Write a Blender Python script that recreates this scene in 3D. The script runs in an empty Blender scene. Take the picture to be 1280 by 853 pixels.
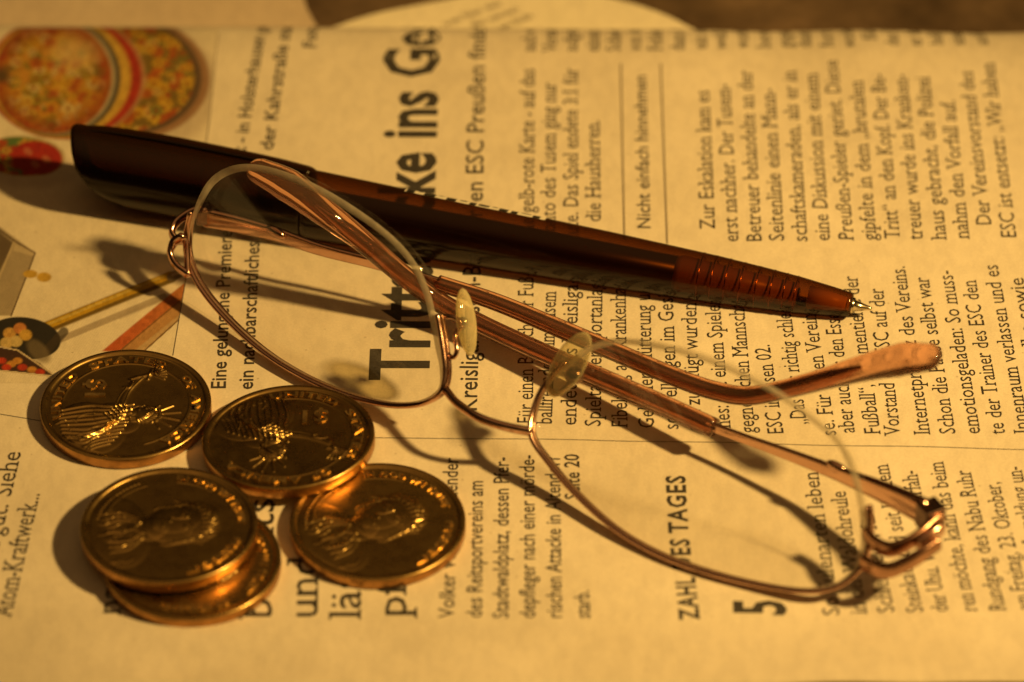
import bpy, bmesh, math, random
import numpy as np
from mathutils import Vector, Matrix

random.seed(7); rng = np.random.default_rng(11)
MM = 0.001
sc = bpy.context.scene
COL = sc.collection

# ------------------------------------------------------------------ camera
EL = math.radians(39.6); DIST = 733.0; FPX = 5800.0
CAMP = np.array([0, -math.cos(EL), math.sin(EL)]) * DIST
cd = bpy.data.cameras.new('camera'); cam = bpy.data.objects.new('camera', cd); COL.objects.link(cam)
cam.location = Vector(CAMP * MM); cam.rotation_euler = (math.pi/2 - EL, 0, 0)
cd.sensor_width = 22.07; cd.lens = 22.07 * FPX / 1280.0
cd.clip_start = 0.05; cd.clip_end = 20
cd.dof.use_dof = True; cd.dof.focus_distance = 0.727; cd.dof.aperture_fstop = 7.6
sc.camera = cam

# ------------------------------------------------------------------ surroundings: a dim warm room
w = bpy.data.worlds.new('World'); sc.world = w; w.use_nodes = True
nt = w.node_tree; nt.nodes.clear()
tc = nt.nodes.new('ShaderNodeTexCoord'); sp = nt.nodes.new('ShaderNodeSeparateXYZ')
rp = nt.nodes.new('ShaderNodeValToRGB'); bg = nt.nodes.new('ShaderNodeBackground'); wo = nt.nodes.new('ShaderNodeOutputWorld')
nt.links.new(tc.outputs['Generated'], sp.inputs[0]); nt.links.new(sp.outputs['Z'], rp.inputs[0])
rp.color_ramp.elements[0].position = 0.0; rp.color_ramp.elements[0].color = (0.010, 0.0055, 0.0022, 1)
rp.color_ramp.elements[1].position = 1.0; rp.color_ramp.elements[1].color = (0.46, 0.235, 0.070, 1)
e = rp.color_ramp.elements.new(0.45); e.color = (0.016, 0.008, 0.003, 1)
e = rp.color_ramp.elements.new(0.70); e.color = (0.078, 0.040, 0.012, 1)
nt.links.new(rp.outputs[0], bg.inputs[0]); bg.inputs[1].default_value = 0.68
nt.links.new(bg.outputs[0], wo.inputs[0])

# ------------------------------------------------------------------ the lamp to the right of the table
ld = bpy.data.lights.new('desk_lamp_light', 'SPOT'); lamp = bpy.data.objects.new('desk_lamp_light', ld); COL.objects.link(lamp)
lamp.location = (0.325, -0.131, 0.350); ld.energy = 15.2; ld.spot_size = math.radians(45); ld.spot_blend = 1.0
lamp.rotation_euler = (Vector((-.020, .020, 0))-lamp.location).to_track_quat('-Z', 'Y').to_euler(); ld.color = (1.0, 0.595, 0.162); ld.shadow_soft_size = 0.017
sc.view_settings.view_transform = 'Standard'; sc.view_settings.look = 'None'
sc.view_settings.exposure = 0.0; sc.view_settings.gamma = 1.0
sc.cycles.max_bounces = 14; sc.cycles.transparent_max_bounces = 24; sc.cycles.transmission_bounces = 12
sc.cycles.caustics_refractive = True; sc.cycles.blur_glossy = 0.3; sc.cycles.sample_clamp_indirect = 3.0

# ------------------------------------------------------------------ pixel <-> place helpers (used once, to measure positions off the photograph)
FW = -CAMP / DIST; RT = np.array([1.0, 0, 0]); UP = np.cross(RT, FW)
def unp(px, py, z=0.0):
    d = FW*FPX + RT*(px-640) + UP*(426.5-py)
    return CAMP + d*((z-CAMP[2])/d[2])
def prj(P):
    v = np.asarray(P, float) - CAMP; k = v @ FW
    return 640 + FPX*(v @ RT)/k, 426.5 - FPX*(v @ UP)/k

# ------------------------------------------------------------------ scene helpers
def link(name, me, parent=None):
    o = bpy.data.objects.new(name, me); COL.objects.link(o)
    if parent is not None: o.parent = parent
    return o
def mesh(name, verts, faces, mat=None, smooth=True, parent=None, mats=None, midx=None):
    me = bpy.data.meshes.new(name)
    v = np.asarray(verts, float) * MM
    me.from_pydata(v.tolist(), [], [tuple(int(i) for i in f) for f in faces])
    for m in (mats or [mat]): me.materials.append(m)
    if midx is not None: me.polygons.foreach_set('material_index', midx)
    if smooth: me.polygons.foreach_set('use_smooth', [True]*len(me.polygons))
    me.update()
    if name not in FLAT:
        bm = bmesh.new(); bm.from_mesh(me); bmesh.ops.recalc_face_normals(bm, faces=bm.faces); bm.to_mesh(me); bm.free()
    return link(name, me, parent)
FLAT = {'newspaper', 'table', 'headline', 'subheadline', 'text_line', 'printed_picture', 'printed_rule', 'printed_figure', 'white_strip', 'printed_lettering', 'inner_page', 'paper_sheet', 'lettering'}
def tag(o, label=None, cat=None, group=None, kind=None):
    if label: o['label'] = label
    if cat: o['category'] = cat
    if group: o['group'] = group
    if kind: o['kind'] = kind
    return o
def empty(name, loc=(0, 0, 0)):
    o = bpy.data.objects.new(name, None); COL.objects.link(o); o.location = Vector(loc)*MM; o.empty_display_size = .005
    return o

def catmull(pts, n=8, closed=False):
    P = np.asarray(pts, float); N = len(P); out = []
    for i in range(N if closed else N-1):
        if closed: p0, p1, p2, p3 = P[i-1], P[i], P[(i+1) % N], P[(i+2) % N]
        else:
            p1, p2 = P[i], P[i+1]
            p0 = P[i-1] if i > 0 else 2*p1-p2
            p3 = P[i+2] if i+2 < N else 2*p2-p1
        for k in range(n):
            t = k/n
            out.append(.5*((2*p1)+(-p0+p2)*t+(2*p0-5*p1+4*p2-p3)*t*t+(-p0+3*p1-3*p2+p3)*t**3))
    if not closed: out.append(P[-1])
    return np.array(out)

def tube(pts, ra, rb=None, seg=12, closed=False, upv=(0, 0, 1), caps=True, round_ends=False, sq=1.0):
    """sweep an ellipse (ra sideways, rb along up) along the points; radii may be arrays"""
    P = np.asarray(pts, float); N = len(P)
    ra = np.full(N, ra, float) if np.isscalar(ra) else np.asarray(ra, float)
    rb = ra if rb is None else (np.full(N, rb, float) if np.isscalar(rb) else np.asarray(rb, float))
    if round_ends and not closed:
        k = 5; T0 = P[0]-P[1]; T0 /= np.linalg.norm(T0); T1 = P[-1]-P[-2]; T1 /= np.linalg.norm(T1)
        a = np.linspace(0.08, 1, k, endpoint=False); s = np.sin(a*math.pi/2); c = np.cos(a*math.pi/2)
        P = np.vstack([[P[0]+T0*ra[0]*x*.9 for x in c], P, [P[-1]+T1*ra[-1]*x*.9 for x in c[::-1]]])
        rb = np.concatenate([rb[0]*s, rb, rb[-1]*s[::-1]]); ra = np.concatenate([ra[0]*s, ra, ra[-1]*s[::-1]]); N = len(P)
    T = (np.roll(P, -1, 0)-np.roll(P, 1, 0)) if closed else np.gradient(P, axis=0)
    T /= np.linalg.norm(T, axis=1)[:, None]
    U0 = np.asarray(upv, float)
    V = []; a = np.arange(seg)*2*math.pi/seg
    for i in range(N):
        S = np.cross(T[i], U0)
        if np.linalg.norm(S) < 1e-3: S = np.cross(T[i], (0, 1, 0))
        S /= np.linalg.norm(S); U = np.cross(S, T[i])
        ca_, sa_ = np.sign(np.cos(a))*np.abs(np.cos(a))**sq, np.sign(np.sin(a))*np.abs(np.sin(a))**sq
        V.append(P[i]+ca_[:, None]*S*ra[i]+sa_[:, None]*U*rb[i])
    V = np.vstack(V); F = []
    for i in range(N if closed else N-1):
        j = (i+1) % N
        for k in range(seg):
            l = (k+1) % seg
            F.append((i*seg+k, i*seg+l, j*seg+l, j*seg+k))
    if caps and not closed:
        F.append(tuple(range(seg))[::-1]); F.append(tuple((N-1)*seg+k for k in range(seg)))
    return V, F
def join(parts):
    V = []; F = []; n = 0
    for v, f in parts:
        V.append(np.asarray(v, float)); F += [tuple(i+n for i in q) for q in f]; n += len(v)
    return np.vstack(V), F
def ellipsoid(c, axes, radii, seg=20, rings=12):
    c = np.asarray(c, float); A = [np.asarray(x, float)/np.linalg.norm(x) for x in axes]
    V = []; F = []
    for i in range(rings+1):
        t = math.pi*i/rings
        for k in range(seg):
            p = 2*math.pi*k/seg
            V.append(c+A[0]*radii[0]*math.sin(t)*math.cos(p)+A[1]*radii[1]*math.sin(t)*math.sin(p)+A[2]*radii[2]*math.cos(t))
    for i in range(rings):
        for k in range(seg):
            l = (k+1) % seg
            F.append((i*seg+k, (i+1)*seg+k, (i+1)*seg+l, i*seg+l))
    return np.array(V), F

# ------------------------------------------------------------------ materials
def new_mat(name):
    m = bpy.data.materials.new(name); m.use_nodes = True
    n = m.node_tree.nodes; l = m.node_tree.links
    return m, n, l, n['Principled BSDF'], n['Material Output']
def noise(n, l, scale, detail=4, rough=.6, coord='Object', vec_scale=None):
    t = n.new('ShaderNodeTexCoord'); x = n.new('ShaderNodeTexNoise')
    x.inputs['Scale'].default_value = scale; x.inputs['Detail'].default_value = detail; x.inputs['Roughness'].default_value = rough
    if vec_scale:
        mp = n.new('ShaderNodeMapping'); mp.inputs['Scale'].default_value = vec_scale
        l.new(t.outputs[coord], mp.inputs[0]); l.new(mp.outputs[0], x.inputs['Vector'])
    else: l.new(t.outputs[coord], x.inputs['Vector'])
    return x
def ramp(n, l, src, c0, c1, p0=.3, p1=.7):
    r = n.new('ShaderNodeValToRGB'); r.color_ramp.elements[0].position = p0; r.color_ramp.elements[1].position = p1
    r.color_ramp.elements[0].color = (*c0, 1); r.color_ramp.elements[1].color = (*c1, 1); l.new(src, r.inputs[0]); return r
def bump(n, l, src, b, dist, strength=1.0, prev=None):
    x = n.new('ShaderNodeBump'); x.inputs['Distance'].default_value = dist; x.inputs['Strength'].default_value = strength
    l.new(src, x.inputs['Height'])
    if prev is not None: l.new(prev.outputs[0], x.inputs['Normal'])
    l.new(x.outputs[0], b.inputs['Normal']); return x

def paper_mat(name, c0, c1, rough=.85, attr=None):
    m, n, l, b, o = new_mat(name)
    fib = noise(n, l, 2600, 5, .7); big = noise(n, l, 45, 4, .6); fl = noise(n, l, 900, 3, .5, vec_scale=(1, .35, 1))
    cr = ramp(n, l, big.outputs[0], c0, c1, .35, .7)
    fr = ramp(n, l, fib.outputs[0], (.86,)*3, (1.05, 1.05, 1.05), .3, .65)
    mx = n.new('ShaderNodeMix'); mx.data_type = 'RGBA'; mx.blend_type = 'MULTIPLY'; mx.inputs[0].default_value = .8
    l.new(cr.outputs[0], mx.inputs[6]); l.new(fr.outputs[0], mx.inputs[7])
    # rare dark specks of recycled fibre
    vo = n.new('ShaderNodeTexVoronoi'); t = n.new('ShaderNodeTexCoord'); vo.inputs['Scale'].default_value = 260; l.new(t.outputs['Object'], vo.inputs['Vector'])
    sr = ramp(n, l, vo.outputs['Distance'], (.42, .38, .34), (1, 1, 1), .035, .065)
    m2 = n.new('ShaderNodeMix'); m2.data_type = 'RGBA'; m2.blend_type = 'MULTIPLY'; m2.inputs[0].default_value = .45
    l.new(mx.outputs[2], m2.inputs[6]); l.new(sr.outputs[0], m2.inputs[7])
    gh = noise(n, l, 520, 2, .5, vec_scale=(1, .45, 1)); gr = ramp(n, l, gh.outputs[0], (.945, .945, .95), (1, 1, 1), .42, .56)
    mg = n.new('ShaderNodeMix'); mg.data_type = 'RGBA'; mg.blend_type = 'MULTIPLY'; mg.inputs[0].default_value = 1
    l.new(m2.outputs[2], mg.inputs[6]); l.new(gr.outputs[0], mg.inputs[7]); m2 = mg
    last = m2
    if attr:
        at = n.new('ShaderNodeAttribute'); at.attribute_name = attr
        m3 = n.new('ShaderNodeMix'); m3.data_type = 'RGBA'; m3.blend_type = 'MULTIPLY'; m3.inputs[0].default_value = 1
        l.new(m2.outputs[2], m3.inputs[6]); l.new(at.outputs['Color'], m3.inputs[7]); last = m3
    l.new(last.outputs[2], b.inputs['Base Color'])
    b.inputs['Roughness'].default_value = rough; b.inputs['Specular IOR Level'].default_value = .25
    wr = noise(n, l, 62, 3, .5)
    b1 = bump(n, l, fib.outputs[0], b, .00003, .5); b2 = bump(n, l, fl.outputs[0], b, .00006, .5, b1); bump(n, l, wr.outputs[0], b, .0011, .5, b2)
    return m
M_PAPER = paper_mat('newsprint', (.66, .60, .50), (.74, .68, .58))
M_PICT = paper_mat('newsprint_colour_print', (.68, .63, .54), (.74, .69, .60), .7, 'print')
M_CREAM = paper_mat('cream_sheet', (.80, .75, .60), (.86, .80, .66))
M_BROWNP = paper_mat('grey_newsprint', (.56, .46, .36), (.62, .52, .41))

def ink_mat(name, c, amt=.25):
    m, n, l, b, o = new_mat(name)
    x = noise(n, l, 2200, 4, .7); r = ramp(n, l, x.outputs[0], c, tuple(v+amt*.14 for v in c), .35, .75)
    l.new(r.outputs[0], b.inputs['Base Color']); b.inputs['Roughness'].default_value = .6; b.inputs['Specular IOR Level'].default_value = .3
    return m
M_INK = ink_mat('black_ink', (.035, .030, .026)); M_INKG = ink_mat('grey_rule_ink', (.18, .15, .12)); M_INKT = ink_mat('body_ink', (.026, .021, .017), .22)

def metal(name, col, rough, noise_amt=.1, bscale=0, bdist=0, stretch=None):
    m, n, l, b, o = new_mat(name)
    b.inputs['Metallic'].default_value = 1; 
    x = noise(n, l, 350, 5, .7); r = ramp(n, l, x.outputs[0], tuple(c*(1-noise_amt*2) for c in col), col, .3, .65)
    l.new(r.outputs[0], b.inputs['Base Color'])
    rr = ramp(n, l, x.outputs[0], (rough*1.5,)*3, (rough*.7,)*3, .3, .7); l.new(rr.outputs[0], b.inputs['Roughness'])
    if bscale:
        y = noise(n, l, bscale, 4, .6, vec_scale=stretch); bump(n, l, y.outputs[0], b, bdist, .6)
    return m
M_COIN = metal('golden_brass', (.57, .385, .14), .27, .2, 1100, .00002)
M_GRING = metal('amber_grip_ring', (1.0, .62, .36), .2, .05)
M_LETTER = metal('lightened_brass_relief', (.66, .46, .19), .38, .12)  # rougher, paler brass: light caught by the raised letters put into the colour
M_COINE = metal('golden_brass_edge', (.56, .30, .11), .3, .2, 900, .00004, (1, 1, .25))
M_COPPER = metal('rose_gold_wire', (.68, .43, .34), .14, .08, 2500, .000008)
M_CORE = metal('brown_core_wire', (.50, .29, .21), .2, .15, 2500, .00001)
M_DARKM = metal('dark_hinge_metal', (.30, .20, .17), .2, .2, 1500, .00001)
M_STEEL = metal('pen_point_metal', (.75, .66, .48), .18, .1)

def glassy(name, col, rough, ior=1.49, diffuse=0.0, dcol=None, bdist=0, absorb=None):
    m, n, l, b, o = new_mat(name)
    b.inputs['Base Color'].default_value = (*col, 1); b.inputs['Transmission Weight'].default_value = 1-diffuse
    b.inputs['Roughness'].default_value = rough; b.inputs['IOR'].default_value = ior
    if bdist:
        y = noise(n, l, 1400, 4, .6, vec_scale=(1, 1, 1)); bump(n, l, y.outputs[0], b, bdist, .7)
    if absorb:
        v = n.new('ShaderNodeVolumeAbsorption'); v.inputs['Color'].default_value = (*absorb[0], 1); v.inputs['Density'].default_value = absorb[1]
        l.new(v.outputs[0], o.inputs['Volume'])
    return m
M_SLEEVE = glassy('copper_tinted_plastic', (.88, .50, .34), .06, 1.42, .04, bdist=.00002)
M_PAD = glassy('clear_yellowed_silicone', (.96, .90, .62), .05, 1.33, .07)
def shell(name, tint, fmax, rough, edge=(.030, .012, .004), blend=.45, milk=0.0, mcol=(1, 1, 1)):
    m, n, l, b, o = new_mat(name); n.remove(b)
    tr = n.new('ShaderNodeBsdfTransparent'); tr.inputs[0].default_value = (*tint, 1)
    df = n.new('ShaderNodeBsdfDiffuse'); df.inputs[0].default_value = (*edge, 1)
    gl = n.new('ShaderNodeBsdfGlossy'); gl.inputs['Roughness'].default_value = rough; gl.inputs[0].default_value = (.9, .85, .8, 1)
    lw = n.new('ShaderNodeLayerWeight'); lw.inputs['Blend'].default_value = blend
    y = noise(n, l, 900, 4, .6, vec_scale=(1, 1, 1)); bp = n.new('ShaderNodeBump'); bp.inputs['Distance'].default_value = .00002; bp.inputs['Strength'].default_value = .4
    l.new(y.outputs[0], bp.inputs['Height']); l.new(bp.outputs[0], gl.inputs['Normal'])
    # edge-on the path through the wall is longer, so it lets less through
    m1 = n.new('ShaderNodeMixShader'); l.new(lw.outputs['Facing'], m1.inputs[0]); l.new(tr.outputs[0], m1.inputs[1]); l.new(df.outputs[0], m1.inputs[2])
    fr = n.new('ShaderNodeFresnel'); fr.inputs['IOR'].default_value = 1.45; mn = n.new('ShaderNodeMath'); mn.operation = 'MINIMUM'; mn.inputs[1].default_value = fmax; l.new(fr.outputs[0], mn.inputs[0])
    m2 = n.new('ShaderNodeMixShader'); l.new(mn.outputs[0], m2.inputs[0]); l.new(gl.outputs[0], m2.inputs[2]); l.new(m2.outputs[0], o.inputs[0])
    src = m1
    if milk:
        td = n.new('ShaderNodeBsdfTranslucent'); td.inputs[0].default_value = (*mcol, 1); dd = n.new('ShaderNodeBsdfDiffuse'); dd.inputs[0].default_value = (*mcol, 1)
        q1 = n.new('ShaderNodeMixShader'); l.new(td.outputs[0], q1.inputs[1]); l.new(dd.outputs[0], q1.inputs[2])
        q2 = n.new('ShaderNodeMixShader'); q2.inputs[0].default_value = milk; l.new(m1.outputs[0], q2.inputs[1]); l.new(q1.outputs[0], q2.inputs[2]); src = q2
    l.new(src.outputs[0], m2.inputs[1])
    return m
M_PEN = shell('smoky_brown_plastic', (.42, .21, .058), .07, .12)
M_PENB = shell('smoky_brown_plastic_cap', (.13, .055, .018), .07, .18)
M_SLEEVE = glassy('copper_tinted_plastic', (.90, .52, .36), .05, 1.40, .05, bdist=.000008)
M_PAD = shell('clear_yellowed_silicone', (.95, .91, .74), .5, .05, (.80, .74, .44), .28, .09, (.95, .92, .72))
M_SLV, n, l, b, o = new_mat('brown_inner_sleeve'); b.inputs['Base Color'].default_value = (.42, .25, .11, 1); b.inputs['Roughness'].default_value = .35
M_REFILL, n, l, b, o = new_mat('dark_ink_refill'); b.inputs['Base Color'].default_value = (.030, .013, .006, 1); b.inputs['Roughness'].default_value = .3
M_INNER, n, l, b, o = new_mat('pen_refill_plastic'); b.inputs['Base Color'].default_value = (.85, .62, .34, 1); b.inputs['Roughness'].default_value = .4
M_WHITE, n, l, b, o = new_mat('off_white'); b.inputs['Base Color'].default_value = (.75, .72, .64, 1)
M_BLACK, n, l, b, o = new_mat('black_print'); b.inputs['Base Color'].default_value = (.01, .008, .006, 1); b.inputs['Roughness'].default_value = .4

# lens faces: thin clear glass (see-through plus a fresnel sheen)
M_LENS, n, l, b, o = new_mat('clear_lens'); n.remove(b)
tr = n.new('ShaderNodeBsdfTransparent'); tr.inputs[0].default_value = (.985, .98, .965, 1)
gl = n.new('ShaderNodeBsdfGlossy'); gl.inputs['Roughness'].default_value = .02; gl.inputs['Color'].default_value = (1, 1, 1, 1)
fr = n.new('ShaderNodeFresnel'); fr.inputs['IOR'].default_value = 1.45; ms = n.new('ShaderNodeMixShader')
mn = n.new('ShaderNodeMath'); mn.operation = 'MINIMUM'; mn.inputs[1].default_value = .03; l.new(fr.outputs[0], mn.inputs[0])
l.new(mn.outputs[0], ms.inputs[0]); l.new(tr.outputs[0], ms.inputs[1]); l.new(gl.outputs[0], ms.inputs[2]); l.new(ms.outputs[0], o.inputs[0])
# ground lens edge: milky, partly see-through
M_LEDGE, n, l, b, o = new_mat('ground_lens_edge'); n.remove(b)
tr = n.new('ShaderNodeBsdfTransparent'); tr.inputs[0].default_value = (.93, .88, .78, 1)
tl = n.new('ShaderNodeBsdfTranslucent'); tl.inputs[0].default_value = (.84, .79, .68, 1)
df = n.new('ShaderNodeBsdfDiffuse'); df.inputs[0].default_value = (.80, .75, .64, 1)
gl = n.new('ShaderNodeBsdfGlossy'); gl.inputs['Roughness'].default_value = .16
x = noise(n, l, 500, 3, .6); r = ramp(n, l, x.outputs[0], (.30,)*3, (.45,)*3, .35, .65)
a1 = n.new('ShaderNodeMixShader'); a1.inputs[0].default_value = .5; l.new(tl.outputs[0], a1.inputs[1]); l.new(df.outputs[0], a1.inputs[2])
a2 = n.new('ShaderNodeMixShader'); l.new(r.outputs[0], a2.inputs[0]); l.new(a1.outputs[0], a2.inputs[1]); l.new(tr.outputs[0], a2.inputs[2])
a3 = n.new('ShaderNodeMixShader'); a3.inputs[0].default_value = .2; l.new(a2.outputs[0], a3.inputs[1]); l.new(gl.outputs[0], a3.inputs[2]); l.new(a3.outputs[0], o.inputs[0])

# brown mottled table
M_TABLE, n, l, b, o = new_mat('brown_table')
x = noise(n, l, 38, 6, .65); y = noise(n, l, 210, 5, .6)
r1 = ramp(n, l, x.outputs[0], (.060, .038, .022), (.20, .135, .085), .3, .72); r2 = ramp(n, l, y.outputs[0], (.7, .7, .7), (1.1, 1.1, 1.1), .3, .7)
mx = n.new('ShaderNodeMix'); mx.data_type = 'RGBA'; mx.blend_type = 'MULTIPLY'; mx.inputs[0].default_value = 1
l.new(r1.outputs[0], mx.inputs[6]); l.new(r2.outputs[0], mx.inputs[7]); l.new(mx.outputs[2], b.inputs['Base Color'])
b.inputs['Roughness'].default_value = .6; b.inputs['Specular IOR Level'].default_value = .3; bump(n, l, y.outputs[0], b, .0002, .4)

# ------------------------------------------------------------------ table and the sheets lying behind
ZT = -11.0
g = 14
V = [(-900+1800*i/g, -500+1800*j/g, ZT) for j in range(g+1) for i in range(g+1)]
F = [(j*(g+1)+i, j*(g+1)+i+1, (j+1)*(g+1)+i+1, (j+1)*(g+1)+i) for j in range(g) for i in range(g)]
tag(mesh('table', V, F, M_TABLE), kind='structure', label='brown mottled table top under the papers')

def sheet(name, outline, z, mat, thick=.4):
    """flat paper sheet with thickness from an outline of ground points"""
    P = np.asarray(outline, float); N = len(P)
    V = np.vstack([np.c_[P, np.full(N, z)], np.c_[P, np.full(N, z-thick)]])
    F = [tuple(range(N)), tuple(range(2*N-1, N-1, -1))]+[(i, i+N, (i+1) % N+N, (i+1) % N) for i in range(N)]
    return mesh(name, V, F, mat, smooth=False)

# ------------------------------------------------------------------ newspaper surface: flat, rolling over at the far fold
SLK = 0.0117
_ds = .25; _s = np.arange(-400, 60, _ds)
def _phi(s):   # slope in degrees as a function of arc length before the horizon (s = 0)
    return np.interp(s, [-14, -6, 0, 7, 14, 30], [0, -11, -40, -95, -150, -178])
_ph = np.radians(_phi(_s)); _Y = np.cumsum(np.cos(_ph))*_ds; _Z = np.cumsum(np.sin(_ph))*_ds
i0 = np.searchsorted(_s, 0.0); _zh = _Z[i0]
hz = unp(640, 36.5, _zh)[1]; _Y = _Y - _Y[i0] + hz
_off = _Y[0] - _s[0]                              # on the flat part Y = s + _off
def wave(u, v):
    u = np.asarray(u, float); v = np.asarray(v, float)
    a = 1/(1+np.exp((v+60)/3.0))
    h = a*(.35*np.sin(v*.42+u*.035)+.20*np.sin(u*.11-v*.2))
    b = 1/(1+np.exp(-(u-30)/6.0))/(1+np.exp(-(v-30)/6.0))
    h += b*.22*np.sin(u*.16+v*.05)
    h += .10*np.sin(u*.21+1)*np.sin(v*.17)/(1+np.exp(-(u+5)/6))
    h = h*1.2
    return h*.8
def surf(u, v, lift=0.0):
    u = np.asarray(u, float); v = np.asarray(v, float)
    s = v + SLK*u - _off
    Yp = np.interp(s, _s, _Y); Zp = np.interp(s, _s, _Z); ph = np.radians(_phi(s))
    return np.stack([u+0*v, Yp-SLK*u-np.sin(ph)*lift, Zp+np.cos(ph)*lift+wave(u, v)], -1)
def px2uv(px, py):
    P = unp(px, py, 0.0); u, v = P[0], P[1]
    for _ in range(60):
        Q = surf(u, v); qx, qy = prj(Q)
        u += (px-qx)/7.9*.8; v += np.clip((qy-py)/5.1, -3, 3)*.6
        v = min(v, _off-SLK*u-.2)
    return u, v
UMIN, UMAX = -115.0, 115.0
VMIN = px2uv(760, 853)[1]
NU, NV = 150, 260
us = np.linspace(UMIN, UMAX, NU); vt = np.linspace(0, 1, NV)
vmax = _off+26
vv = np.where(vt < .62, VMIN+(vt/.62)*(_off-16-VMIN), _off-16+((vt-.62)/.38)*(vmax-(_off-16)))
U, T = np.meshgrid(us, vv)
edge = np.interp(U, [UMIN, 15, 80, UMAX], [-1.4, -1.1, -.3, .3]) + .12*np.sin(U*.3)
wgt = np.clip((VMIN+20-T)/20, 0, 1); T = T+edge*wgt
top = surf(U.ravel(), T.ravel())
idx = np.arange(NU*NV).reshape(NV, NU)
F = [(idx[j, i], idx[j, i+1], idx[j+1, i+1], idx[j+1, i]) for j in range(NV-1) for i in range(NU-1)]
paper = mesh('newspaper', top, F, M_PAPER)
tag(paper, 'folded german newspaper page with the headline Tritt, under pen, coins and glasses', 'newspaper')
so = paper.modifiers.new('thickness', 'SOLIDIFY'); so.thickness = .0002; so.offset = -1
# further pages of the folded paper under the top one
for k, (zk, dy, dx) in enumerate([(-.9, 1.2, 1.0), (-2.0, .2, -.7), (-3.4, 2.3, .6), (-5.0, .8, -1.2), (-6.6, 2.8, .4)]):
    n_ = 40; xs = np.linspace(UMIN-dx, UMAX+dx, n_)
    V = []; F = []
    for x_ in xs:
        yn = VMIN+dy+.3*math.sin(x_*.05+k)+np.interp(x_, [UMIN, 15, 80, UMAX], [-1.4, -1.1, -.3, .3])
        V += [(x_, yn, zk-.25), (x_, yn, zk-.05), (x_, 62, zk-.05), (x_, 62, zk-.25)]
    for i in range(n_-1):
        a, b_ = 4*i, 4*i+4
        F += [(a+1, b_+1, b_+2, a+2), (a, a+3, b_+3, b_), (a, b_, b_+1, a+1), (a+3, a+2, b_+2, b_+3)]
    mesh('inner_page', V, F, M_PAPER, smooth=False, parent=paper)

# ------------------------------------------------------------------ print: glyphs from the built-in font, slab serifs added for the body type
_cache = {}
def glyph(ch, style):
    key = (ch, style)
    if key in _cache: return _cache[key]
    off, serif = {'sans': (.006, 0), 'bold': (.026, 0), 'semi': (.012, 0), 'serif': (-.001, 1), 'serifb': (.002, 1)}[style]
    def ev(body):
        cu = bpy.data.curves.new('g', 'FONT'); cu.body = body; cu.offset = off; cu.resolution_u = 2; cu.fill_mode = 'FRONT' if hasattr(cu, 'fill_mode') else None
        o = bpy.data.objects.new('g', cu); COL.objects.link(o)
        dg = bpy.context.evaluated_depsgraph_get(); oe = o.evaluated_get(dg); me = oe.to_mesh()
        nv = len(me.vertices); co = np.zeros(nv*3); me.vertices.foreach_get('co', co); co = co.reshape(-1, 3)
        fs = [tuple(p.vertices) for p in me.polygons]
        oe.to_mesh_clear(); bpy.data.objects.remove(o); bpy.data.curves.remove(cu)
        return co[:, :2].copy(), fs
    if ch == ' ': _cache[key] = (np.zeros((0, 2)), [], [], .30); return _cache[key]
    V, F = ev(ch)
    V2, _ = ev(ch+'I'); VI, _ = ev('I')
    adv = (V2[:, 0].max()-VI[:, 0].max()) if len(V2) else .5
    cnt = {}
    for f in F:
        for a, b in zip(f, f[1:]+f[:1]):
            k = (min(a, b), max(a, b)); cnt.setdefault(k, []).append((a, b))
    bd = [e[0] for e in cnt.values() if len(e) == 1]
    if serif and len(V):
        V = V.tolist(); W_, H_ = .085, .040
        low = ch.islower() or ch in 'äöüß'
        ymin = 0.0
        for a, b in bd:
            (x0, y0), (x1, y1) = V[a], V[b]
            L = abs(x1-x0)
            if abs(y1-y0) > .006 or not (.045 < L < .16): continue
            xl, xr = min(x0, x1), max(x0, x1)
            if abs(y0) < .02: dirs = (-1, 1); up = 1
            elif y0 > .5 and ch not in 'tf:;.!i"': dirs = (-1,) if low else (-1, 1); up = -1
            elif ch in 'i' and .48 < y0 < .6: dirs = (-1,); up = -1
            elif y0 < -.15 and ch in 'pq': dirs = (-1, 1); up = 1
            else: continue
            for d in dirs:
                xe = xl if d < 0 else xr; n0 = len(V)
                V += [[xe, y0], [xe+d*W_, y0], [xe+d*W_, y0+up*H_*.8], [xe, y0+up*H_*1.7]]
                q = (n0, n0+1, n0+2, n0+3)
                F.append(q if d*up > 0 else q[::-1])
        V = np.array(V)
    _cache[key] = (V, F, bd, adv); return _cache[key]
CAPH = {}
def caph(style):
    if style not in CAPH: v = glyph('H', style)[0]; CAPH[style] = v[:, 1].max()-v[:, 1].min()
    return CAPH[style]
def layout(txt, style, track=0.0):
    V = []; F = []; n0 = 0; x = 0
    for c in txt:
        v, f, bd, adv = glyph(c, style)
        if len(v): V.append(v+np.array([x, 0])); F += [tuple(i+n0 for i in q) for q in f]; n0 += len(v)
        x += adv+track
    return np.vstack(V), F, x-track
def print_line(txt, b0, b1, cap_px, style='serif', name='text_line', mat=None, track=0.0, lift=.05):
    u0, v0 = px2uv(*b0); u1, v1 = px2uv(*b1)
    d = np.array([u1-u0, v1-v0]); L = np.linalg.norm(d); d /= L; up = np.array([-d[1], d[0]])
    V, F, W = layout(txt, style, track)
    k = cap_px/7.9/caph(style)
    uv = np.array([u0, v0])+V[:, :1]*(L/W)*d+V[:, 1:]*k*up
    P = surf(uv[:, 0], uv[:, 1], lift)
    o = mesh(name, P, F, mat or (M_INKT if style.startswith('serif') else M_INK), smooth=False, parent=paper)
    return o

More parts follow.
